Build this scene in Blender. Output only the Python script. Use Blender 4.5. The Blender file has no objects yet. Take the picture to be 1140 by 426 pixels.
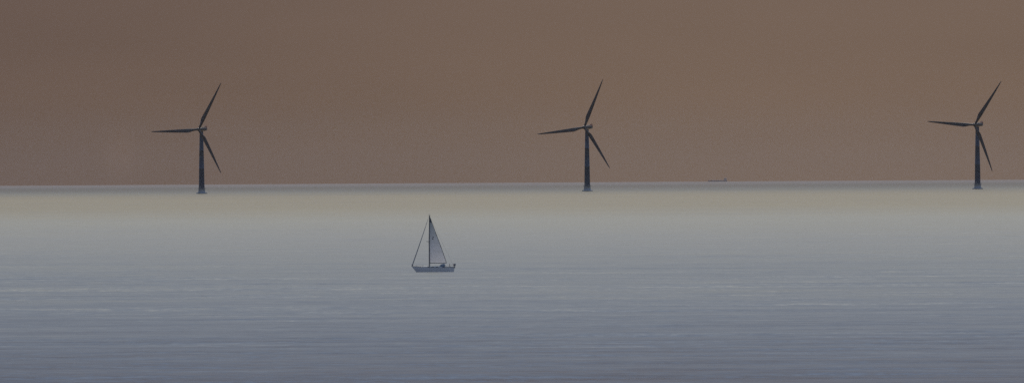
import bpy, bmesh, math, random
import numpy as np
from mathutils import Vector, Matrix

random.seed(7)
sc = bpy.context.scene
C = sc.collection

# ------------------------------------------------------------------ camera
R_EARTH = 7.43e6            # effective earth radius (with refraction)
CAM_H = 30.0                # eye height above the sea on the coast
FOC = 9830.0                # focal length in photograph pixels (1140 wide)
DIP = math.sqrt(2 * CAM_H / R_EARTH)
PITCH = DIP + 9.7 / FOC
ROLL = math.radians(0.34)
cam_d = bpy.data.cameras.new("camera")
cam_d.sensor_width = 36.0
cam_d.lens = 36.0 * FOC / 1140.0
cam_d.clip_start = 1.0
cam_d.clip_end = 90000.0
cam = bpy.data.objects.new("camera", cam_d)
C.objects.link(cam)
cam.location = (0, 0, CAM_H)
M_CAM = (Matrix.Rotation(math.pi / 2 - PITCH, 3, 'X') @ Matrix.Rotation(-ROLL, 3, 'Z'))
cam.rotation_euler = M_CAM.to_euler()
sc.camera = cam


def ray(px, py):
    """direction through a point of the photograph"""
    return (M_CAM @ Vector((px - 570.0, 213.0 - py, -FOC))).normalized()


def spot(px, py, dist):
    """place on the sea at bearing of column px and the given ground distance"""
    d = ray(px, py)
    k = dist / math.hypot(d.x, d.y)
    return Vector((d.x * k, d.y * k, -dist * dist / (2 * R_EARTH)))


# ------------------------------------------------------------------ sky
SUN_ELEV = math.radians(49)
SUN_AZ = math.radians(2.2)       # to the right of the view axis (+Y)
SUN_STRENGTH = 1.6
SKY_STRENGTH = 0.10

w = bpy.data.worlds.new("World")
sc.world = w
w.use_nodes = True
nt = w.node_tree
nt.nodes.clear()


def N(tree, typ, **kw):
    n = tree.nodes.new(typ)
    for k, v in kw.items():
        if k == 'ins':
            for i, x in v.items():
                n.inputs[i].default_value = x
        else:
            setattr(n, k, v)
    return n


def math_node(tree, op, a, b=None, c=None, clamp=False):
    n = tree.nodes.new('ShaderNodeMath')
    n.operation = op
    n.use_clamp = clamp
    for i, v in enumerate((a, b, c)):
        if v is None:
            continue
        if isinstance(v, (int, float)):
            n.inputs[i].default_value = v
        else:
            tree.links.new(v, n.inputs[i])
    return n.outputs[0]


def mix_rgb(tree, fac, a, b, blend='MIX'):
    n = tree.nodes.new('ShaderNodeMix')
    n.data_type = 'RGBA'
    n.blend_type = blend
    n.clamp_factor = True
    for i, v in ((0, fac), (6, a), (7, b)):
        if isinstance(v, (int, float)):
            n.inputs[i].default_value = v
        elif isinstance(v, tuple):
            n.inputs[i].default_value = (*v, 1.0) if len(v) == 3 else v
        else:
            tree.links.new(v, n.inputs[i])
    return n.outputs[2]


def ramp(tree, fac, stops, interp='LINEAR'):
    n = tree.nodes.new('ShaderNodeValToRGB')
    n.color_ramp.interpolation = interp
    els = n.color_ramp.elements
    while len(els) > 1:
        els.remove(els[-1])
    for i, (p, c) in enumerate(stops):
        e = els[0] if i == 0 else els.new(p)
        e.position = p
        e.color = (c, c, c, 1) if isinstance(c, (int, float)) else (*c, 1)
    tree.links.new(fac, n.inputs[0])
    return n.outputs[0]


tc = N(nt, 'ShaderNodeTexCoord')
sep = N(nt, 'ShaderNodeSeparateXYZ')
nt.links.new(tc.outputs['Generated'], sep.inputs[0])
nish = N(nt, 'ShaderNodeTexSky', sky_type='NISHITA', sun_disc=False)
nish.sun_elevation = SUN_ELEV
nish.sun_rotation = SUN_AZ       # 0 = +Y, clockwise
nish.altitude = 30
nish.air_density = 1.0
nish.dust_density = 4.0
nish.ozone_density = 1.0
# upper sky: the daylight sky, dimmed and tinted bluish
upper = mix_rgb(nt, 1.0, nish.outputs[0], (0.42, 0.56, 0.82), 'MULTIPLY')
upper = mix_rgb(nt, 0.55, upper, (2.7, 3.4, 4.35))
zen = math_node(nt, 'MULTIPLY_ADD', math_node(nt, 'MAXIMUM', sep.outputs[2], 0.0), 0.9, 0.75)  # zenith brightened out of view to fill the hull's shaded side
zc = N(nt, 'ShaderNodeCombineXYZ')
for i in range(3):
    nt.links.new(zen, zc.inputs[i])
upper = mix_rgb(nt, 1.0, upper, zc.outputs[0], 'MULTIPLY')
# brown smog layer lying on the horizon, brightest below the sun
gx = math_node(nt, 'MULTIPLY', sep.outputs[0], math.sin(SUN_AZ))
gy = math_node(nt, 'MULTIPLY', sep.outputs[1], math.cos(SUN_AZ))
dot = math_node(nt, 'ADD', gx, gy)
glow = math_node(nt, 'POWER', math_node(nt, 'MAXIMUM', dot, 0.0), 150.0)
noi = N(nt, 'ShaderNodeTexNoise', ins={'Scale': 14.0, 'Detail': 3.0, 'Roughness': 0.5})
mp = N(nt, 'ShaderNodeMapping')
mp.inputs['Scale'].default_value = (1, 1, 5)
nt.links.new(tc.outputs['Generated'], mp.inputs[0])
nt.links.new(mp.outputs[0], noi.inputs['Vector'])
amp = math_node(nt, 'MULTIPLY_ADD', glow, 0.42, 0.66)
amp = math_node(nt, 'MULTIPLY_ADD', math_node(nt, 'SUBTRACT', noi.outputs[0], 0.5), 0.25, amp)
low = ramp(nt, math_node(nt, 'MULTIPLY', sep.outputs[2], 40.0, clamp=True),
           [(0.0, (1.62, 1.15, 0.92)), (0.10, (1.60, 1.10, 0.84)), (0.28, (1.66, 1.13, 0.84)), (1.0, (1.60, 1.13, 0.90))])
wd = ray(136, 172)
wx = math_node(nt, 'MULTIPLY', math_node(nt, 'SUBTRACT', sep.outputs[0], wd.x), FOC / 17.0)
wz = math_node(nt, 'MULTIPLY', math_node(nt, 'SUBTRACT', sep.outputs[2], wd.z), FOC / 24.0)
wn = N(nt, 'ShaderNodeTexNoise', ins={'Scale': 700.0, 'Detail': 3.0})
nt.links.new(tc.outputs['Generated'], wn.inputs['Vector'])
wr = math_node(nt, 'ADD', math_node(nt, 'MULTIPLY', wx, wx), math_node(nt, 'MULTIPLY', wz, wz))
wr = math_node(nt, 'MULTIPLY', math_node(nt, 'EXPONENT', math_node(nt, 'MULTIPLY', wr, -1.0)), wn.outputs[0])
wr = math_node(nt, 'MULTIPLY', wr, math_node(nt, 'GREATER_THAN', sep.outputs[1], 0.0))
amp = math_node(nt, 'MULTIPLY_ADD', wr, 0.18, amp)
comb = N(nt, 'ShaderNodeCombineXYZ')
for i in range(3):
    nt.links.new(amp, comb.inputs[i])
low = mix_rgb(nt, 1.0, low, comb.outputs[0], 'MULTIPLY')
tint = ramp(nt, glow, [(0.35, (1.0, 0.985, 1.05)), (0.95, (1.0, 0.995, 0.97))])
low = mix_rgb(nt, 1.0, low, tint, 'MULTIPLY')
fac = ramp(nt, math_node(nt, 'MULTIPLY', sep.outputs[2], 1.0, clamp=True),
           [(0.0, 0.0), (0.02, 0.0), (0.10, 0.35), (0.30, 0.9), (0.5, 1.0)])
col = mix_rgb(nt, fac, low, upper)
# dimmer on the side turned away from the sun
back = math_node(nt, 'MULTIPLY_ADD', dot, 0.0, 1.0)
combb = N(nt, 'ShaderNodeCombineXYZ')
for i in range(3):
    nt.links.new(back, combb.inputs[i])
col = mix_rgb(nt, 1.0, col, combb.outputs[0], 'MULTIPLY')
bg = N(nt, 'ShaderNodeBackground', ins={'Strength': SKY_STRENGTH})
nt.links.new(col, bg.inputs[0])
wo = N(nt, 'ShaderNodeOutputWorld')
nt.links.new(bg.outputs[0], wo.inputs[0])

# ------------------------------------------------------------------ sun
sd = bpy.data.lights.new("sun", 'SUN')
sd.energy = SUN_STRENGTH
sd.angle = math.radians(3.0)
sd.color = (1.0, 0.90, 0.66)
so = bpy.data.objects.new("sun", sd)
C.objects.link(so)
sun_dir = Vector((math.sin(SUN_AZ) * math.cos(SUN_ELEV), math.cos(SUN_AZ) * math.cos(SUN_ELEV), math.sin(SUN_ELEV)))
so.rotation_euler = sun_dir.to_track_quat('Z', 'Y').to_euler()

vs = sc.view_settings
vs.view_transform = 'Standard'
vs.look = 'None'
vs.exposure = 0.0
vs.gamma = 1.0
vs.use_curve_mapping = False
sc.cycles.max_bounces = 5
sc.cycles.volume_bounces = 0
sc.cycles.use_denoising = False

# ------------------------------------------------------------------ helpers


def material(name, color, rough=0.5, metal=0.0, noise=0.12, scale=1.5, streak=1.0, rust=None, spec=0.5, transl=0.0):
    m = bpy.data.materials.new(name)
    m.use_nodes = True
    t = m.node_tree
    b = t.nodes['Principled BSDF']
    tcn = N(t, 'ShaderNodeTexCoord')
    mpn = N(t, 'ShaderNodeMapping')
    mpn.inputs['Scale'].default_value = (1, 1, 1.0 / streak)
    t.links.new(tcn.outputs['Object'], mpn.inputs[0])
    nn = N(t, 'ShaderNodeTexNoise', ins={'Scale': scale, 'Detail': 6.0, 'Roughness': 0.6})
    t.links.new(mpn.outputs[0], nn.inputs['Vector'])
    k = ramp(t, nn.outputs[0], [(0.3, 1.0 - noise), (0.7, 1.0 + noise * 0.4)])
    c = mix_rgb(t, 1.0, tuple(color), k, 'MULTIPLY')
    if rust:
        n2 = N(t, 'ShaderNodeTexNoise', ins={'Scale': scale * 2.3, 'Detail': 8.0, 'Roughness': 0.7})
        t.links.new(mpn.outputs[0], n2.inputs['Vector'])
        f = ramp(t, n2.outputs[0], [(0.55, 0.0), (0.68, 0.8)])
        c = mix_rgb(t, f, c, tuple(rust))
    t.links.new(c, b.inputs['Base Color'])
    b.inputs['Metallic'].default_value = metal
    b.inputs['Specular IOR Level'].default_value = spec
    r = ramp(t, nn.outputs[0], [(0.3, min(1, rough * 1.15)), (0.7, rough * 0.85)])
    t.links.new(r, b.inputs['Roughness'])
    if transl > 0:
        tr = N(t, 'ShaderNodeBsdfTranslucent')
        t.links.new(c, tr.inputs[0])
        mx = N(t, 'ShaderNodeMixShader', ins={0: transl})
        t.links.new(b.outputs[0], mx.inputs[1])
        t.links.new(tr.outputs[0], mx.inputs[2])
        t.links.new(mx.outputs[0], t.nodes['Material Output'].inputs[0])
    return m


class MB:
    """collects shapes and links them as ONE mesh object"""

    def __init__(self):
        self.bm = bmesh.new()

    def loft(self, rings, cap=True, closed=True):
        vs_ = [[self.bm.verts.new(p) for p in r] for r in rings]
        for a, b in zip(vs_[:-1], vs_[1:]):
            n = len(a)
            for i in range(n if closed else n - 1):
                j = (i + 1) % n
                try:
                    self.bm.faces.new((a[i], a[j], b[j], b[i]))
                except ValueError:
                    pass
        if cap and closed:
            self.bm.faces.new(list(reversed(vs_[0])))
            self.bm.faces.new(vs_[-1])
        return self

    def lathe(self, prof, seg=32, cx=0, cy=0, cap=True):
        return self.loft([[(cx + r * math.cos(2 * math.pi * i / seg), cy + r * math.sin(2 * math.pi * i / seg), z)
                           for i in range(seg)] for r, z in prof], cap)

    def tube(self, pts, rad, seg=8):
        pts = [Vector(p) for p in pts]
        rads = rad if isinstance(rad, (list, tuple)) else [rad] * len(pts)
        rings = []
        for i, p in enumerate(pts):
            d = (pts[min(i + 1, len(pts) - 1)] - pts[max(i - 1, 0)]).normalized()
            up = Vector((0, 0, 1)) if abs(d.z) < 0.9 else Vector((1, 0, 0))
            u = d.cross(up).normalized()
            v = u.cross(d).normalized()
            rings.append([p + (u * math.cos(2 * math.pi * k / seg) + v * math.sin(2 * math.pi * k / seg)) * rads[i]
                          for k in range(seg)])
        return self.loft(rings)

    def box(self, x0, x1, y0, y1, z0, z1, bevel=0.0):
        r = bmesh.ops.create_cube(self.bm, size=1.0)
        for v in r['verts']:
            v.co = Vector(((x0 + x1) / 2 + v.co.x * (x1 - x0), (y0 + y1) / 2 + v.co.y * (y1 - y0),
                           (z0 + z1) / 2 + v.co.z * (z1 - z0)))
        if bevel:
            es = list({e for v in r['verts'] for e in v.link_edges})
            bmesh.ops.bevel(self.bm, geom=es, offset=bevel, segments=3, affect='EDGES', profile=0.5)
        return self

    def build(self, name, mat, parent=None, loc=None, smooth=True, rot=None):
        bmesh.ops.recalc_face_normals(self.bm, faces=self.bm.faces)
        me = bpy.data.meshes.new(name)
        self.bm.to_mesh(me)
        self.bm.free()
        me.materials.append(mat)
        if smooth:
            me.polygons.foreach_set('use_smooth', [True] * len(me.polygons))
            me.set_sharp_from_angle(angle=math.radians(38))
        o = bpy.data.objects.new(name, me)
        C.objects.link(o)
        if parent:
            o.parent = parent
        if loc is not None:
            o.location = loc
        if rot is not None:
            o.rotation_euler = rot
        return o


def thing(name, label, cat, loc, rotz=0.0, group=None):
    o = bpy.data.objects.new(name, None)
    C.objects.link(o)
    o.location = loc
    o.rotation_euler = (0, 0, rotz)
    o['label'] = label
    o['category'] = cat
    if group:
        o['group'] = group
    return o


def copy_tree(o, parent=None):
    c = o.copy()
    C.objects.link(c)
    c.parent = parent
    for ch in list(o.children):
        copy_tree(ch, c)
    return c


# ------------------------------------------------------------------ sea
def s_of_row(py):
    """1000/distance of the stretch of sea seen at row py in the middle of the view"""
    hor = 203.3
    a = max(py - hor, 0.0) / FOC + DIP
    # a = h/D + D/2R
    disc = max(a * a - 2 * CAM_H / R_EARTH, 0)
    D = R_EARTH * (a - math.sqrt(disc))
    return 1000.0 / D


def make_sea():
    # ring distances: even steps as the slope of sight falls, then coarse rings near and far
    Dd = np.geomspace(1150, 20500, 40000)
    ang = (CAM_H / Dd + Dd / (2 * R_EARTH) - DIP) * FOC
    want = np.arange(ang[0], ang[-1], -0.36)
    rows = np.interp(-want, -ang, Dd)
    rows = np.concatenate([np.geomspace(4, 1130, 36), rows, np.array([20800, 21200, 21700, 22400, 23200, 24300.])])
    fine = np.radians(np.linspace(-4.3, 4.3, 250))
    coarse = np.radians(np.linspace(4.3, 355.7, 110)[1:-1])
    az = np.concatenate([fine, coarse])
    nr, na = len(rows), len(az)
    Dg, A = np.meshgrid(rows, az, indexing='ij')
    X = Dg * np.sin(A)
    Y = Dg * np.cos(A)
    Z = -Dg ** 2 / (2 * R_EARTH)
    sp = np.gradient(rows)[:, None] * np.ones((1, na))
    rng = np.random.RandomState(5)
    H = np.zeros_like(Z)
    for k in range(46):
        lam = 9.0 * (95 / 9.0) ** rng.rand()
        th = rng.normal(math.radians(91), 0.07 if lam > 28 else 0.22)   # long low swell rolling straight in
        a = 0.0046 * lam ** 0.78 if lam > 28 else 0.0022 * lam ** 0.78
        if lam > 60:
            a *= 0.7
        ph = rng.rand() * 6.283
        q = 2 * math.pi / lam
        att = np.clip((lam / sp - 2.5) / 2.5, 0, 1)
        H += a * att * np.sin(q * (X * math.cos(th) + Y * math.sin(th)) + ph)
    # groups of higher and lower waves
    G = 0.75 + 0.35 * np.sin(X / 210 + Y / 97 + 1) * np.sin(X / 340 - Y / 160) + 0.2 * np.sin(Y / 61 + X / 480)
    edge = np.clip((math.radians(4.3) - np.abs(np.where(A > math.pi, A - 2 * math.pi, A))) / math.radians(0.3), 0, 1)
    H *= G * edge * np.clip((rows[:, None] - 1130) / 100, 0, 1)
    Z = Z + H
    co = np.stack([X, Y, Z], -1).reshape(-1, 3)
    co = np.vstack([co, [[0, 0, 0]]])
    i = np.arange(nr - 1)[:, None]
    j = np.arange(na)[None, :]
    jn = (j + 1) % na
    quads = np.stack([i * na + j, i * na + jn, (i + 1) * na + jn, (i + 1) * na + j], -1).reshape(-1, 4)
    tri_j = np.arange(na)
    tris = np.stack([np.full(na, nr * na), (tri_j + 1) % na, tri_j], -1)
    me = bpy.data.meshes.new('sea')
    me.vertices.add(len(co))
    me.vertices.foreach_set('co', co.astype(np.float32).ravel())
    loops = np.concatenate([quads[:, ::-1].ravel(), tris[:, ::-1].ravel()]).astype(np.int32)
    # make faces point up
    me.loops.add(len(loops))
    me.loops.foreach_set('vertex_index', loops)
    starts = np.concatenate([np.arange(len(quads)) * 4, len(quads) * 4 + np.arange(len(tris)) * 3]).astype(np.int32)
    me.polygons.add(len(starts))
    me.polygons.foreach_set('loop_start', starts)
    me.polygons.foreach_set('use_smooth', [True] * len(starts))
    me.update(calc_edges=True)
    me.validate()
    if me.polygons[len(me.polygons) // 2].normal.z < 0:
        me.flip_normals()
    o = bpy.data.objects.new('sea', me)
    C.objects.link(o)
    o['kind'] = 'structure'
    return o


sea = make_sea()
ms = bpy.data.materials.new('sea_water')
ms.use_nodes = True
t = ms.node_tree
pb = t.nodes['Principled BSDF']
tcn = N(t, 'ShaderNodeTexCoord')
sx = N(t, 'ShaderNodeSeparateXYZ')
t.links.new(tcn.outputs['Object'], sx.inputs[0])


def sea_noise(scale, detail=3.0, stretch=(1, 1, 1), rough=0.55):
    mpn = N(t, 'ShaderNodeMapping')
    mpn.inputs['Scale'].default_value = stretch
    t.links.new(tcn.outputs['Object'], mpn.inputs[0])
    n = N(t, 'ShaderNodeTexNoise', ins={'Scale': scale, 'Detail': detail, 'Roughness': rough})
    t.links.new(mpn.outputs[0], n.inputs['Vector'])
    return n.outputs[0]


# wavy edges for the belts of current, wind and painted sheen: distance offshore, warped by noise
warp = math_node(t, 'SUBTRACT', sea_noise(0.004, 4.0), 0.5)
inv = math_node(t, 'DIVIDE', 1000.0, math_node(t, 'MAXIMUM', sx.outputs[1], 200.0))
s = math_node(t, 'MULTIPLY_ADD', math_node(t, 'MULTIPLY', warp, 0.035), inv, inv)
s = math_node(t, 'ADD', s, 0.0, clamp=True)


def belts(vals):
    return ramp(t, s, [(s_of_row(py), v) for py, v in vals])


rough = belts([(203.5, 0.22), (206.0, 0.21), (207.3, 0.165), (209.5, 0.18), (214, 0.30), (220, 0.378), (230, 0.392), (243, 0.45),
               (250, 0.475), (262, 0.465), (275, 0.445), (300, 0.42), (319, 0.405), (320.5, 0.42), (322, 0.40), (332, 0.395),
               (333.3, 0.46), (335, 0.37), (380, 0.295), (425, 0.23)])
body_sheen = belts([(203.5, (.19, .12, .08)), (206.0, (.16, .11, .07)), (207.0, (.13, .11, .06)), (211.5, (.15, .125, .06)),  # water colour, with the far beige sun and sky sheen painted in
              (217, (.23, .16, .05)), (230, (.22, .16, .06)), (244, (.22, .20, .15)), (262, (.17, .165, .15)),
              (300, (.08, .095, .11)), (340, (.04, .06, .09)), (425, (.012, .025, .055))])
n1 = sea_noise(0.012, 5.0, (0.5, 1, 1), 0.65)
n2 = sea_noise(0.09, 4.0, (0.6, 1, 1), 0.65)
v1 = math_node(t, 'MULTIPLY_ADD', math_node(t, 'SUBTRACT', n1, 0.5), 0.30, 1.0)
v2 = math_node(t, 'MULTIPLY_ADD', math_node(t, 'SUBTRACT', n2, 0.5), 0.4, v1)
n3 = sea_noise(0.25, 3.0, (0.5, 1, 1), 0.7)
v2 = math_node(t, 'MULTIPLY_ADD', math_node(t, 'SUBTRACT', n3, 0.5), 1.0, v2)
# long wind streaks lying across the view
n4 = sea_noise(0.05, 5.0, (0.06, 1, 1), 0.75)
v2 = math_node(t, 'MULTIPLY_ADD', math_node(t, 'SUBTRACT', n4, 0.5), 1.4, v2)
r = math_node(t, 'MULTIPLY', rough, v2, clamp=True)
t.links.new(r, pb.inputs['Roughness'])
t.links.new(body_sheen, pb.inputs['Base Color'])
pb.inputs['IOR'].default_value = 1.333
# short waves: their faces lean towards and away from the shore
geo = N(t, 'ShaderNodeNewGeometry')
cc = N(t, 'ShaderNodeCombineXYZ')
lean = math_node(t, 'SUBTRACT', sea_noise(0.14, 4.0, (0.22, 1, 1), 0.72), 0.5)
chop = math_node(t, 'MULTIPLY', math_node(t, 'SUBTRACT', sea_noise(0.4, 2.0, (1.3, 1, 1), 0.6), 0.5), 0.32)
t.links.new(math_node(t, 'MULTIPLY_ADD', lean, 0.45, chop), cc.inputs[1])
t.links.new(math_node(t, 'MULTIPLY', math_node(t, 'SUBTRACT', sea_noise(0.21, 2.0), 0.5), 0.3), cc.inputs[0])
va = N(t, 'ShaderNodeVectorMath', operation='ADD')
t.links.new(geo.outputs['Normal'], va.inputs[0])
t.links.new(cc.outputs[0], va.inputs[1])
vn = N(t, 'ShaderNodeVectorMath', operation='NORMALIZE')
t.links.new(va.outputs[0], vn.inputs[0])
t.links.new(vn.outputs[0], pb.inputs['Normal'])
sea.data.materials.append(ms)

# ------------------------------------------------------------------ wind turbines
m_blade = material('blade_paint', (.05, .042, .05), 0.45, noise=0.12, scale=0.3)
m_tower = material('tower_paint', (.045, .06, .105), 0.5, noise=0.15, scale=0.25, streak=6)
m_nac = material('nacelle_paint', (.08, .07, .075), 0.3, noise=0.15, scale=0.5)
m_roof = material('nacelle_roof_paint', (.62, .58, .52), 0.35, noise=0.1, scale=0.5)
m_red = material('red_marking_paint', (.30, .07, .05), 0.5, noise=0.1)
m_conc = material('foundation_concrete', (.34, .37, .42), 0.85, noise=0.3, scale=0.6, streak=3)
m_steel = material('galvanised_steel', (.30, .31, .33), 0.45, metal=0.6)
m_door = material('door_paint', (.16, .18, .2), 0.5)

TILT = math.radians(5.5)
HUB_H = 67.2
OVER = 6.2
BL = 54.8


def blade_mesh_rings():
    """span along +Z from the hub centre, leading edge towards +X, upwind is -Y"""
    rings = []
    n = 20
    for k in range(30):
        f = k / 29.0
        rr = 1.3 + (BL - 1.3) * f
        if f < 0.05:
            c, th = 2.3, 1.0
        elif f < 0.2:
            u = (f - 0.05) / 0.15
            u = u * u * (3 - 2 * u)
            c, th = 2.3 + 1.9 * u, 1.0 - 0.72 * u
        else:
            u = (f - 0.2) / 0.8
            c = 4.2 * (1 - u) ** 0.9 * 0.86 + 0.75
            if u > 0.97:
                c *= 0.55
            th = 0.28 - 0.12 * u
        tw = math.radians(16 * (1 - f) ** 2 + 1)
        blend = min(1, max(0, (f - 0.03) / 0.15))
        bend = -2.2 * f * f              # pre-bend, upwind
        ring = []
        for i in range(n):
            a = 2 * math.pi * i / n
            x = math.cos(a)
            y = math.sin(a)
            # airfoil: blunt leading edge, thin trailing edge
            ax = x * 0.5 - 0.2 * blend
            ay = y * 0.5 * th * (1 - blend * 0.75 * (0.5 - 0.5 * x))
            px_, py_ = ax * c, ay * c
            cx_, sx_ = math.cos(tw), math.sin(tw)
            ring.append((px_ * cx_ - py_ * sx_, px_ * sx_ + py_ * cx_ + bend, rr))
        rings.append(ring)
    return rings


def make_turbine():
    root = thing('wind_turbine', 'offshore wind turbine', 'wind turbine', (0, 0, 0), 0,
                 'offshore wind turbines standing in the sea')
    # concrete gravity foundation with a wide foot slab
    MB().lathe([(5.7, -6), (5.7, 0.9), (5.45, 1.15), (3.9, 1.3), (3.6, 2.4), (3.45, 4.6), (3.6, 4.9), (4.2, 5.0), (4.2, 5.3), (3.2, 5.3)], 40) \
        .build('foundation', m_conc, root)
    rl = MB()
    for zz in (0.55, 1.1):
        rl.tube([(4.1 * math.cos(a * math.pi / 12), 4.1 * math.sin(a * math.pi / 12), 5.3 + zz) for a in range(25)], 0.035, 5)
    for a in range(16):
        x, y = 4.1 * math.cos(a * math.pi / 8), 4.1 * math.sin(a * math.pi / 8)
        rl.tube([(x, y, 5.25), (x, y, 6.42)], 0.04, 5)
    rl.build('railing', m_steel, root)
    ld = MB()
    for sx_ in (-0.3, 0.3):
        ld.tube([(sx_, -5.9, -3), (sx_, -5.9, 1.3), (sx_, -4.3, 5.6)], 0.07, 6)
    for i in range(9):
        f = i / 8
        ld.tube([(-0.3, -5.9 + 1.6 * f, 1.3 + 4.0 * f), (0.3, -5.9 + 1.6 * f, 1.3 + 4.0 * f)], 0.03, 5)
    ld.build('ladder', m_steel, root)
    # tower
    tw = MB().lathe([(3.05, 5.3), (3.0, 8), (2.98, 8.0), (2.72, 26), (2.74, 26.05), (2.74, 26.25), (2.70, 26.3),
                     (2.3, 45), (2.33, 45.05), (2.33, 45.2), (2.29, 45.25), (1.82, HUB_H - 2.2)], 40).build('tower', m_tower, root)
    dr = MB().box(-0.45, 0.45, -3.12, -2.9, 5.5, 7.7, 0.05).build('door', m_door, root)
    MB().box(0.28, 0.34, -3.17, -3.1, 6.5, 6.7).build('handle', m_steel, dr)
    # nacelle frame: local -Y upwind
    rings = []
    for yy, wd, hh, zc in ((-3.6, 1.45, 1.45, 0), (-3.2, 1.6, 1.6, 0), (-1.0, 1.7, 1.7, 0), (5, 1.7, 1.7, 0.05), (9.8, 1.6, 1.5, 0.2),
                           (10.8, 1.4, 1.25, 0.3), (11.2, 1.0, 0.9, 0.35)):
        ring = []
        for i in range(28):
            a = 2 * math.pi * i / 28
            ca, sa = math.cos(a), math.sin(a)
            e = 0.55
            ring.append((wd * math.copysign(abs(ca) ** e, ca), yy, HUB_H + zc + hh * math.copysign(abs(sa) ** e, sa)))
        rings.append(ring)
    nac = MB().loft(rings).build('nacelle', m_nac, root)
    MB().lathe([(2.0, HUB_H - 2.5), (2.1, HUB_H - 2.2), (2.1, HUB_H - 1.9)], 32).build('yaw_bearing', m_nac, root)
    MB().box(-1.35, 1.35, 0.5, 8.9, HUB_H + 1.7, HUB_H + 2.1, 0.15).build('roof_hatch', m_roof, nac)
    ck = MB().box(-1.5, 1.5, 9.7, 10.3, HUB_H + 1.5, HUB_H + 3.5, 0.12)
    ck.build('cooler', m_red, nac)
    rr_ = MB()
    for sx_ in (-1.5, 1.5):
        rr_.tube([(sx_, 1, HUB_H + 1.8), (sx_, 1, HUB_H + 3.1), (sx_, 9.5, HUB_H + 3.2), (sx_, 9.5, HUB_H + 1.8)], 0.06, 5)
        for q in range(2, 9, 2):
            rr_.tube([(sx_, q, HUB_H + 1.8), (sx_, q, HUB_H + 3.15)], 0.05, 5)
    rr_.build('railing', m_roof, nac)
    wm = MB().tube([(0, 10.6, HUB_H + 1.3), (0, 10.6, HUB_H + 4.6)], 0.09, 6)
    wm.tube([(-0.7, 10.6, HUB_H + 4.3), (0.7, 10.6, HUB_H + 4.3)], 0.06, 6)
    wm.build('wind_vane', m_nac, nac)
    # hub and spinner (rotates about the local Y axis through HUB_H)
    hub = MB()
    pr = [(1.5, 2.4), (1.75, 2.0), (1.85, 0.6), (1.8, -0.6), (1.5, -1.5), (0.95, -2.1), (0.4, -2.4)]
    hub.loft([[(r_ * math.cos(2 * math.pi * i / 28), y_, r_ * math.sin(2 * math.pi * i / 28)) for i in range(28)] for r_, y_ in pr])
    ho = hub.build('hub', m_nac, root, loc=(0, -OVER, HUB_H), rot=(-TILT, 0, 0))
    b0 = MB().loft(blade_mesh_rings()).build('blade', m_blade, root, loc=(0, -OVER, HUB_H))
    for i in range(2):
        b = b0.copy()
        C.objects.link(b)
        b.parent = root
    return root


def set_rotor(root, phase_deg):
    """phase: angle of the upper blade above the horizontal, seen from upwind"""
    bl = [c for c in root.children if c.name.split('.')[0] == 'blade']
    for i, b in enumerate(bl):
        a = phase_deg + 120 * i
        # local span +Z -> angle a measured from +X towards +Z
        b.rotation_euler = (Matrix.Rotation(-TILT, 3, 'X') @ Matrix.Rotation(math.radians(90 - a), 3, 'Y')).to_euler()


t0 = make_turbine()
# (bearing column, base row, distance, phase of the top blade)
TURB = [
    (224.6, 215.0, 9270.0, 62.2),
    (653.8, 212.4, 9330.0, 67.2),
    (1088.4, 208.8, 9270.0, 55.9),
]
LAB = ['dark grey offshore wind turbine left of the sailboat, its left blade almost level',
       'dark grey offshore wind turbine between sailboat and far ship, its left blade drooping',
       'dark grey offshore wind turbine right of the far ship, its left blade raised slightly']
for i, (px, py, D, ph) in enumerate(TURB):
    o = t0 if i == 0 else copy_tree(t0)
    o.location = spot(px, py, D)
    bearing = math.atan2(o.location.x, o.location.y)
    # nose points at the camera turned 27 degrees to the left (local -Y is the nose)
    o.rotation_euler = (0, 0, -bearing - math.radians(27.2))
    o['label'] = LAB[i]
    set_rotor(o, ph)

# ------------------------------------------------------------------ sailing boat (bow towards -X, side view)
m_hull = material('hull_gelcoat', (.88, .86, .86), 0.45, noise=0.03, scale=0.8)
m_deck = material('deck_gelcoat', (.55, .56, .56), 0.5, noise=0.1)
m_boot = material('boot_stripe_paint', (.05, .07, .14), 0.4)
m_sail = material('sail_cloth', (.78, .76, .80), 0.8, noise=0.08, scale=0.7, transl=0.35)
m_saildark = material('dark_sail_tape', (.07, .08, .09), 0.8)
m_jib = material('furled_sail_cover', (.22, .23, .27), 0.8)
m_alu = material('mast_aluminium', (.10, .11, .13), 0.4, metal=0.3)
m_wire = material('rigging_wire', (.18, .18, .2), 0.4, metal=0.7)
m_glass = material('dark_window', (.02, .025, .03), 0.1)
m_hood = material('sprayhood_canvas', (.17, .21, .27), 0.9)
m_buoy = material('lifebuoy_plastic', (.36, .26, .22), 0.6)
m_teak = material('teak', (.28, .18, .10), 0.7)

boat = thing('sailboat', 'single-masted sailing yacht with triangular mainsail raised and headsail furled on its forestay',
             'sailboat', spot(478.0, 302.0, 2345.0), 0.0)
boat.rotation_euler = (0, 0, -math.atan2(boat.location.x, boat.location.y) + math.radians(6))
PX = 0.2385


def sheer(u):       # u 0 bow .. 1 stern
    return 1.20 + 0.55 * (1 - u) ** 2.2 + 0.22 * u ** 3


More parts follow.
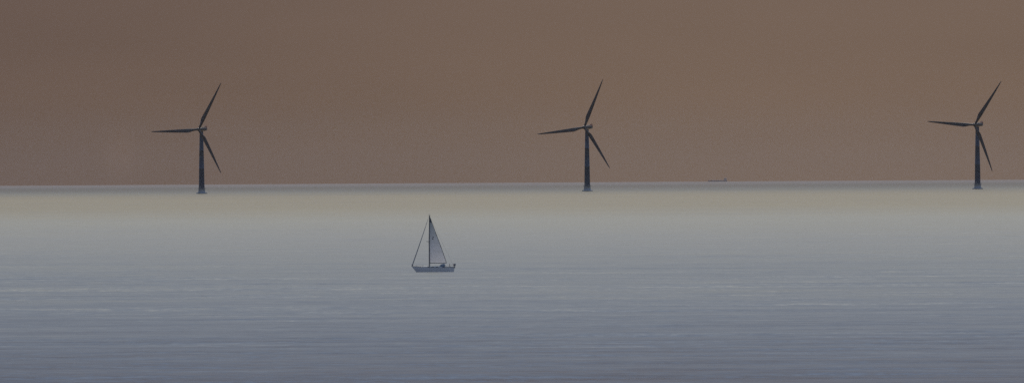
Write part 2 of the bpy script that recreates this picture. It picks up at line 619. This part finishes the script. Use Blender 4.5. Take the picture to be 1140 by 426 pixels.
hl = []
nst = 26
for k in range(nst):
    u = k / (nst - 1)
    xd = -4.75 + 11.45 * u                       # deck line
    bw = 1.75 * (math.sin(math.pi * min(1, 0.03 + u * 0.78)) ** 0.8) * (1 if u < 0.6 else 1 - 0.35 * ((u - .6) / .4) ** 2)
    bw = max(bw, 0.05)
    ring = []
    zt = sheer(u)
    keel = -0.55 * math.sin(math.pi * min(1, max(0.0, u * 0.94 + 0.03))) - 0.02
    for i in range(13):
        v = i / 12 * 2 - 1                       # -1 .. 1 side to side
        a = abs(v)
        z = keel + (zt - keel) * a ** 2.4
        y = math.copysign(bw * (a ** 0.45), v)
        zz = (z - keel) / (zt - keel)
        rake = (1 - u) ** 3 * 1.45 * (1 - zz) - u ** 6 * 0.25 * (1 - zz)
        ring.append((xd + rake, y, z))
    hl.append(ring)
mb = MB()
mb.loft(hl, cap=False, closed=False)
# transom and deck
for idx in (0, -1):
    mb.bm.verts.ensure_lookup_table()
base = 0
mb.bm.verts.ensure_lookup_table()
last = [mb.bm.verts[(nst - 1) * 13 + i] for i in range(13)]
mb.bm.faces.new(last)
first = [mb.bm.verts[i] for i in range(13)]
mb.bm.faces.new(list(reversed(first)))
hull = mb.build('hull', m_hull, boat)
db = MB()
db.loft([[(r_[0][0], r_[0][1] * 0.985, r_[0][2] - 0.03), (r_[0][0], 0, r_[0][2] + 0.05), (r_[-1][0], r_[-1][1] * 0.985, r_[-1][2] - 0.03)] for r_ in hl],
        cap=False, closed=False)
db.build('deck', m_deck, boat)
# toe rail
tr = MB()
for e in (0, -1):
    tr.tube([(r_[e][0], r_[e][1], r_[e][2] + 0.03) for r_ in hl], 0.035, 5)
tr.build('toe_rail', m_teak, boat)
# boot stripe just proud of the topsides
bs = MB()
for sgn in (-1, 1):
    ra, rb = [], []
    for k in range(nst):
        u = k / (nst - 1)
        r_ = hl[k]
        zt = r_[0][2]
        kl = r_[6][2]
        pts = []
        for z in (0.05, 0.17):
            a = max(1e-4, (z - kl) / (zt - kl)) ** (1 / 2.4)
            yy = abs(r_[0][1]) * a ** 0.45 + 0.012
            zz = a ** 2.4
            xd = -4.75 + 11.45 * u
            pts.append((xd + (1 - u) ** 3 * 1.45 * (1 - zz) - u ** 6 * 0.25 * (1 - zz), sgn * yy, z))
        ra.append(pts)
    bs.loft(ra, cap=False, closed=False)
bs.build('boot_stripe', m_boot, boat)
# coachroof, low, with windows
cr = []
for x, wd, h in ((-2.4, 0.35, 0.02), (-1.6, 0.75, 0.22), (0.2, 1.05, 0.36), (2.4, 1.15, 0.42), (3.3, 1.12, 0.42), (3.45, 1.1, 0.05)):
    zb = sheer((x + 4.75) / 11.45)
    cr.append([(x, -wd, zb), (x, -wd * 0.88, zb + h * 0.8), (x, -wd * 0.6, zb + h), (x, wd * 0.6, zb + h), (x, wd * 0.88, zb + h * 0.8), (x, wd, zb)])
cab = MB().loft(cr).build('cabin', m_deck, boat)
for x0 in (-0.6, 0.5, 1.6):
    for sgn in (-1, 1):
        zb = sheer((x0 + 4.75) / 11.45)
        wd = (0.97 if x0 < 0 else 1.06 if x0 < 1 else 1.12)
        y0_, y1_ = sorted((sgn * (wd - 0.09), sgn * (wd + 0.0)))
        MB().box(x0, x0 + 0.7, y0_, y1_, zb + 0.13, zb + 0.26, 0.03).build('window', m_glass, cab)
# sprayhood
sh = []
for x, h, wd in ((2.75, 0.45, 1.1), (3.1, 0.85, 1.05), (3.6, 1.0, 1.05), (4.1, 0.98, 1.05)):
    zb = sheer((x + 4.75) / 11.45)
    sh.append([(x, wd * math.cos(a), zb + h * (math.sin(a) ** 0.6 if math.sin(a) > 1e-6 else 0)) for a in [math.pi * i / 14 for i in range(15)]])
MB().loft(sh, cap=False, closed=False).build('sprayhood', m_hood, boat)
# cockpit coaming and steering wheel
for y_ in (-1.0, 0.85):
    MB().box(4.2, 6.2, y_, y_ + 0.15, 1.25, 1.62, 0.05).build('coaming', m_deck, boat)
wh = MB().tube([(5.4, 0.45 * math.cos(a), 1.95 + 0.45 * math.sin(a)) for a in [2 * math.pi * i / 20 for i in range(21)]], 0.03, 5)
wh.tube([(5.35, 0, 1.3), (5.38, 0, 1.95)], 0.07, 6)
for i in range(3):
    a = math.pi * i / 3
    wh.tube([(5.4, 0.45 * math.cos(a), 1.95 + 0.45 * math.sin(a)), (5.4, -0.45 * math.cos(a), 1.95 - 0.45 * math.sin(a))], 0.015, 4)
wh.build('steering_wheel', m_wire, boat)
# mast
MTOP = 15.0
mast = MB().tube([(0.0, 0, 1.2), (0.02, 0, 8), (0.10, 0, MTOP)], [0.14, 0.14, 0.10], 12).build('mast', m_alu, boat)
MB().tube([(-0.02, -1.15, 8.35), (0.02, 0, 8.2), (-0.02, 1.15, 8.35)], 0.05, 6).tube([(0.0, 0, 8.2), (-0.75, 0, 8.3)], 0.06, 6).build('spreader', m_alu, mast)
hd = MB().tube([(0.1, 0, MTOP - 0.1), (0.1, 0, MTOP + 0.55)], 0.025, 5)
hd.tube([(-0.25, 0, MTOP + 0.35), (0.45, 0, MTOP + 0.35)], 0.03, 5)
hd.box(-0.05, 0.3, -0.1, 0.1, MTOP - 0.12, MTOP + 0.1, 0.03)
hd.build('masthead', m_alu, mast)
# boom, sheeted a little to leeward (away from the camera)
BA = math.radians(9)


def bp(x, z, off=0.0):
    return (x * math.cos(BA), x * math.sin(BA) + off, z)


MB().tube([bp(0.15, 2.55), bp(4.75, 2.5)], [0.09, 0.08], 10).build('boom', m_alu, boat)
# mainsail: a cambered, twisted triangle with thickness
LUFF0, LUFF1 = 2.7, MTOP - 0.25
nu, nv = 26, 14
grid = []
for j in range(nu):
    f = j / (nu - 1)
    z = LUFF0 + (LUFF1 - LUFF0) * f
    foot = 4.45
    ch = foot * (1 - f) + 0.16 + 0.22 * math.sin(math.pi * f)
    rowp = []
    ba = BA + math.radians(26) * f ** 1.2
    for i in range(nv):
        g = i / (nv - 1)
        cam_ = 0.10 * ch * math.sin(math.pi * g ** 0.8)
        xx = 0.16 + 0.08 * f + ch * g
        rowp.append(Vector((xx * math.cos(ba) - cam_ * math.sin(ba), xx * math.sin(ba) + cam_ * math.cos(ba), z - 0.10 * g * (1 - f))))
    grid.append(rowp)


def skin(rows_, th):
    b = MB()
    n_ = len(rows_[0])
    rings = []
    for rp in rows_:
        a = [p + Vector((0, -th, 0)) for p in rp]
        c = [p + Vector((0, th, 0)) for p in reversed(rp)]
        rings.append(a + c)
    return b.loft(rings)


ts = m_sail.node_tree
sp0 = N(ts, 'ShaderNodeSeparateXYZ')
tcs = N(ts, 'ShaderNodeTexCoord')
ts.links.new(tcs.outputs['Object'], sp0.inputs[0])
head_shade = ramp(ts, math_node(ts, 'DIVIDE', sp0.outputs[2], 15.0, clamp=True),  # shading towards the head painted into the sail's colour
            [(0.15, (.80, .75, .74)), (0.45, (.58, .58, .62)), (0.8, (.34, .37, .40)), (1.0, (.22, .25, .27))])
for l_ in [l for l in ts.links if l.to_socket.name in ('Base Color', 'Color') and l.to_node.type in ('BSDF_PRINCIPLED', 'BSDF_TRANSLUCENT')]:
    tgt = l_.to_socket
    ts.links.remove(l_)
    ts.links.new(head_shade, tgt)
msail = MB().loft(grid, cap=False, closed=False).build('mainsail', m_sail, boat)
# reinforced leech tape, headboard and battens
lt = []
for rp in grid:
    d = (rp[-2] - rp[-1]).normalized()
    lt.append([rp[-1] + d * 0.12, rp[-1]])
skin(lt, 0.02).build('leech_tape', m_saildark, msail)
skin([[rp[0], rp[0] + (rp[-1] - rp[0]) * min(1.0, 0.9)] for rp in grid[-4:]], 0.018).build('headboard', m_saildark, msail)
for j in (6, 11, 16, 20):  # batten pockets
    rp = grid[j]
    q = [p for p in rp[4:]]
    b = MB().tube([p + Vector((0, -0.012, 0)) for p in q], 0.012, 4)
    b.build('batten', m_saildark if j == 20 else m_jib, msail)
# two small dark class marks on the sail
for (jj, ii) in ((13, 5), (14, 6)):
    p = grid[jj][ii]
    MB().box(p.x - 0.14, p.x + 0.14, p.y - 0.035, p.y - 0.012, p.z - 0.17, p.z + 0.17, 0.01).build('sail_mark', m_saildark, msail)
# furled headsail round the forestay
bow = Vector((-4.62, 0, 1.75))
top = Vector((-0.05, 0, MTOP - 0.2))
fj = MB()
pts, rad = [], []
for k in range(22):
    f = k / 21
    pts.append(bow.lerp(top, 0.03 + 0.93 * f) + Vector((0, 0, -0.10 * math.sin(math.pi * f))))
    rad.append(0.10 * (1 - f) ** 0.7 * (1 + 0.08 * math.sin(k * 2.1)) + 0.035)
fj.tube(pts, rad, 9).build('furled_jib', m_jib, boat)
MB().tube([bow, top], 0.012, 5).build('forestay', m_wire, boat)
MB().tube([bow + Vector((0.02, 0, 0.05)), bow.lerp(top, 0.03)], 0.16, 12).build('furling_drum', m_alu, boat)
MB().tube([(6.6, 0, 1.45), (0.15, 0, MTOP - 0.05)], 0.011, 5).build('backstay', m_wire, boat)
for sgn in (-1, 1):
    MB().tube([(0.15, sgn * 1.5, 1.35), (-0.02, sgn * 1.15, 8.35), (0.08, 0, MTOP - 0.3)], 0.011, 5).build('shroud', m_wire, boat)
    MB().tube([(0.35, sgn * 1.45, 1.35), (0.02, 0, 8.1)], 0.010, 5).build('shroud', m_wire, boat)
MB().tube([bp(3.9, 2.45), (4.7, 0.0, 1.5)], 0.03, 5).build('mainsheet', m_wire, boat)
# pulpit, pushpit, stanchions and lifelines
pp = MB()
pp.tube([(-3.4, -0.75, 1.5), (-3.5, -0.7, 2.15), (-4.7, -0.15, 2.3), (-4.85, 0, 2.3), (-4.7, 0.15, 2.3), (-3.5, 0.7, 2.15), (-3.4, 0.75, 1.5)], 0.022, 5)
pp.tube([(-4.5, -0.12, 1.7), (-4.7, -0.15, 2.3)], 0.022, 5).tube([(-4.5, 0.12, 1.7), (-4.7, 0.15, 2.3)], 0.022, 5)
pp.build('pulpit', m_wire, boat)
ps = MB()
ps.tube([(5.5, -1.25, 1.4), (5.5, -1.25, 2.05), (6.6, -1.1, 2.1), (6.6, 1.1, 2.1), (5.5, 1.25, 2.05), (5.5, 1.25, 1.4)], 0.024, 5)
ps.tube([(6.55, -1.1, 1.4), (6.6, -1.1, 2.1)], 0.024, 5).tube([(6.55, 1.1, 1.4), (6.6, 1.1, 2.1)], 0.024, 5)
ps.build('pushpit', m_wire, boat)
for sgn in (-1, 1):
    for x in (-1.8, 0.0, 1.9, 3.8):
        u = (x + 4.75) / 11.45
        k = int(u * (nst - 1))
        yy = abs(hl[k][0][1]) * 0.96
        MB().tube([(x, sgn * yy, sheer(u)), (x, sgn * yy, sheer(u) + 0.62)], 0.016, 5).build('stanchion', m_wire, boat)
    for dz in (0.32, 0.6):
        MB().tube([(x, sgn * abs(hl[int((x + 4.75) / 11.45 * (nst - 1))][0][1]) * 0.96, sheer((x + 4.75) / 11.45) + dz)
                   for x in (-3.4, -1.8, 0.0, 1.9, 3.8, 5.5)], 0.007, 4).build('lifeline', m_wire, boat)
lb = MB()
lb.tube([(6.62, 0.75 + 0.32 * math.cos(a), 2.02 + 0.32 * math.sin(a)) for a in [math.radians(-50 + 28 * i) for i in range(11)]], 0.10, 8)
lb.build('horseshoe_lifebuoy', m_buoy, boat)
ob = MB().box(6.5, 6.95, -1.05, -0.7, 1.85, 2.35, 0.1).tube([(6.75, -0.88, 1.9), (6.72, -0.88, 1.2)], 0.09, 7)
ob.build('outboard_motor', m_jib, boat)
MB().tube([(6.6, 0.2, 1.5), (6.95, 0.25, 2.6)], 0.02, 5).build('flagpole', m_teak, boat)
MB().box(5.9, 6.3, -0.04, 0.04, -1.0, 0.3, 0.02).build('rudder', m_hull, boat)
MB().box(1.0, 2.3, -0.08, 0.08, -1.9, -0.4, 0.03).build('keel', m_hull, boat)

# little broken wash running along the waterline
m_foam = material('sea_foam', (.75, .77, .78), 0.9, noise=0.5, scale=2.5)
for sgn in (-1, 1):
    fm = MB()
    rings_ = []
    for k in range(60):
        f = k / 59
        u = 0.10 + 0.86 * f
        hk = hl[int(u * (nst - 1))]
        x = -4.75 + 11.45 * u + (1 - u) ** 3 * 1.2
        y = sgn * (abs(hk[3][1]) * 1.0 + 0.22 + 0.1 * math.sin(k * 1.7))
        h = 0.05 + 0.12 * abs(math.sin(k * 0.9) * math.sin(k * 0.37 + 1)) * (1.5 - f)
        rings_.append([(x, y - 0.22, -0.15), (x, y - 0.08, h * 0.7), (x, y + 0.05, h), (x, y + 0.25, -0.15)])
    fm.loft(rings_)
    o = fm.build('bow_wash', m_foam, None, loc=boat.location.copy(), rot=boat.rotation_euler.copy())
    o['kind'] = 'stuff'

# ------------------------------------------------------------------ far ship on the horizon
m_sh = material('ship_hull_paint', (.75, .60, .52), 0.7, noise=0.2, scale=0.2, rust=(.6, .42, .33))
m_sw = material('ship_house_paint', (.8, .7, .64), 0.6, noise=0.15, scale=0.2)
ship = thing('cargo_ship', 'tiny low cargo ship on the horizon with its bridge at the right end', 'ship',
             spot(799.0, 203.0, 19600.0))
ship.rotation_euler = (0, 0, -math.atan2(ship.location.x, ship.location.y))
SL = 21.0
hl2 = []
for k in range(18):
    u = k / 17
    x = -SL + 2 * SL * u
    bwid = 4.4 * min(1, (u / 0.14) ** 0.55 if u > 0 else 0.02) * (1 if u < 0.9 else 1 - 0.25 * ((u - .9) / .1))
    bwid = max(bwid, 0.1)
    zt = 2.5 + 1.3 * max(0, 1 - u / 0.12) + (0.9 if u > 0.8 else 0)
    hl2.append([(x - 1.5 * (1 - u) ** 8, -bwid, zt), (x, -bwid * 0.97, 0.8), (x + 1.5 * (1 - u) ** 8, -bwid * 0.8, -2.2),
                (x + 1.5 * (1 - u) ** 8, bwid * 0.8, -2.2), (x, bwid * 0.97, 0.8), (x - 1.5 * (1 - u) ** 8, bwid, zt)])
MB().loft(hl2).build('hull', m_sh, ship)
for x0 in (-15, -5.5, 4):
    MB().box(x0, x0 + 8.4, -3.2, 3.2, 2.4, 3.5, 0.15).build('hatch_cover', m_sh, ship)
sp_ = MB().box(13.6, 19.6, -3.8, 3.8, 3.2, 5.6, 0.1).box(14.1, 18.6, -3.4, 3.4, 5.55, 7.6, 0.1).build('bridge_house', m_sw, ship)
MB().box(13.98, 14.06, -3.0, 3.0, 6.3, 7.2).build('window', m_glass, sp_)
MB().box(14.6, 18.2, -3.46, -3.41, 6.3, 7.1).build('window', m_glass, sp_)
MB().lathe([(0.9, 5.5), (0.8, 9.0)], 14, 19.0, 0).build('funnel', m_sh, ship)
MB().tube([(16, 0, 7.5), (16, 0, 11)], 0.18, 6).tube([(16, -1.5, 9.8), (16, 1.5, 9.8)], 0.1, 5).build('radar_mast', m_sh, ship)
MB().tube([(-17.5, 0, 2.5), (-17.5, 0, 7.0)], 0.2, 6).build('foremast', m_sh, ship)

# ------------------------------------------------------------------ haze
HAZE = 5e-6
hz = MB().box(-24600, 24600, -24600, 24600, -41.0, 118.0)
mh = bpy.data.materials.new('haze_air')
mh.use_nodes = True
mh.node_tree.nodes.remove(mh.node_tree.nodes['Principled BSDF'])
pv = N(mh.node_tree, 'ShaderNodeVolumePrincipled', ins={'Density': HAZE})
pv.inputs['Color'].default_value = (.90, .84, .78, 1)
mh.node_tree.links.new(pv.outputs[0], mh.node_tree.nodes['Material Output'].inputs['Volume'])
hob = hz.build('haze', mh, None, smooth=False)
hob['kind'] = 'stuff'
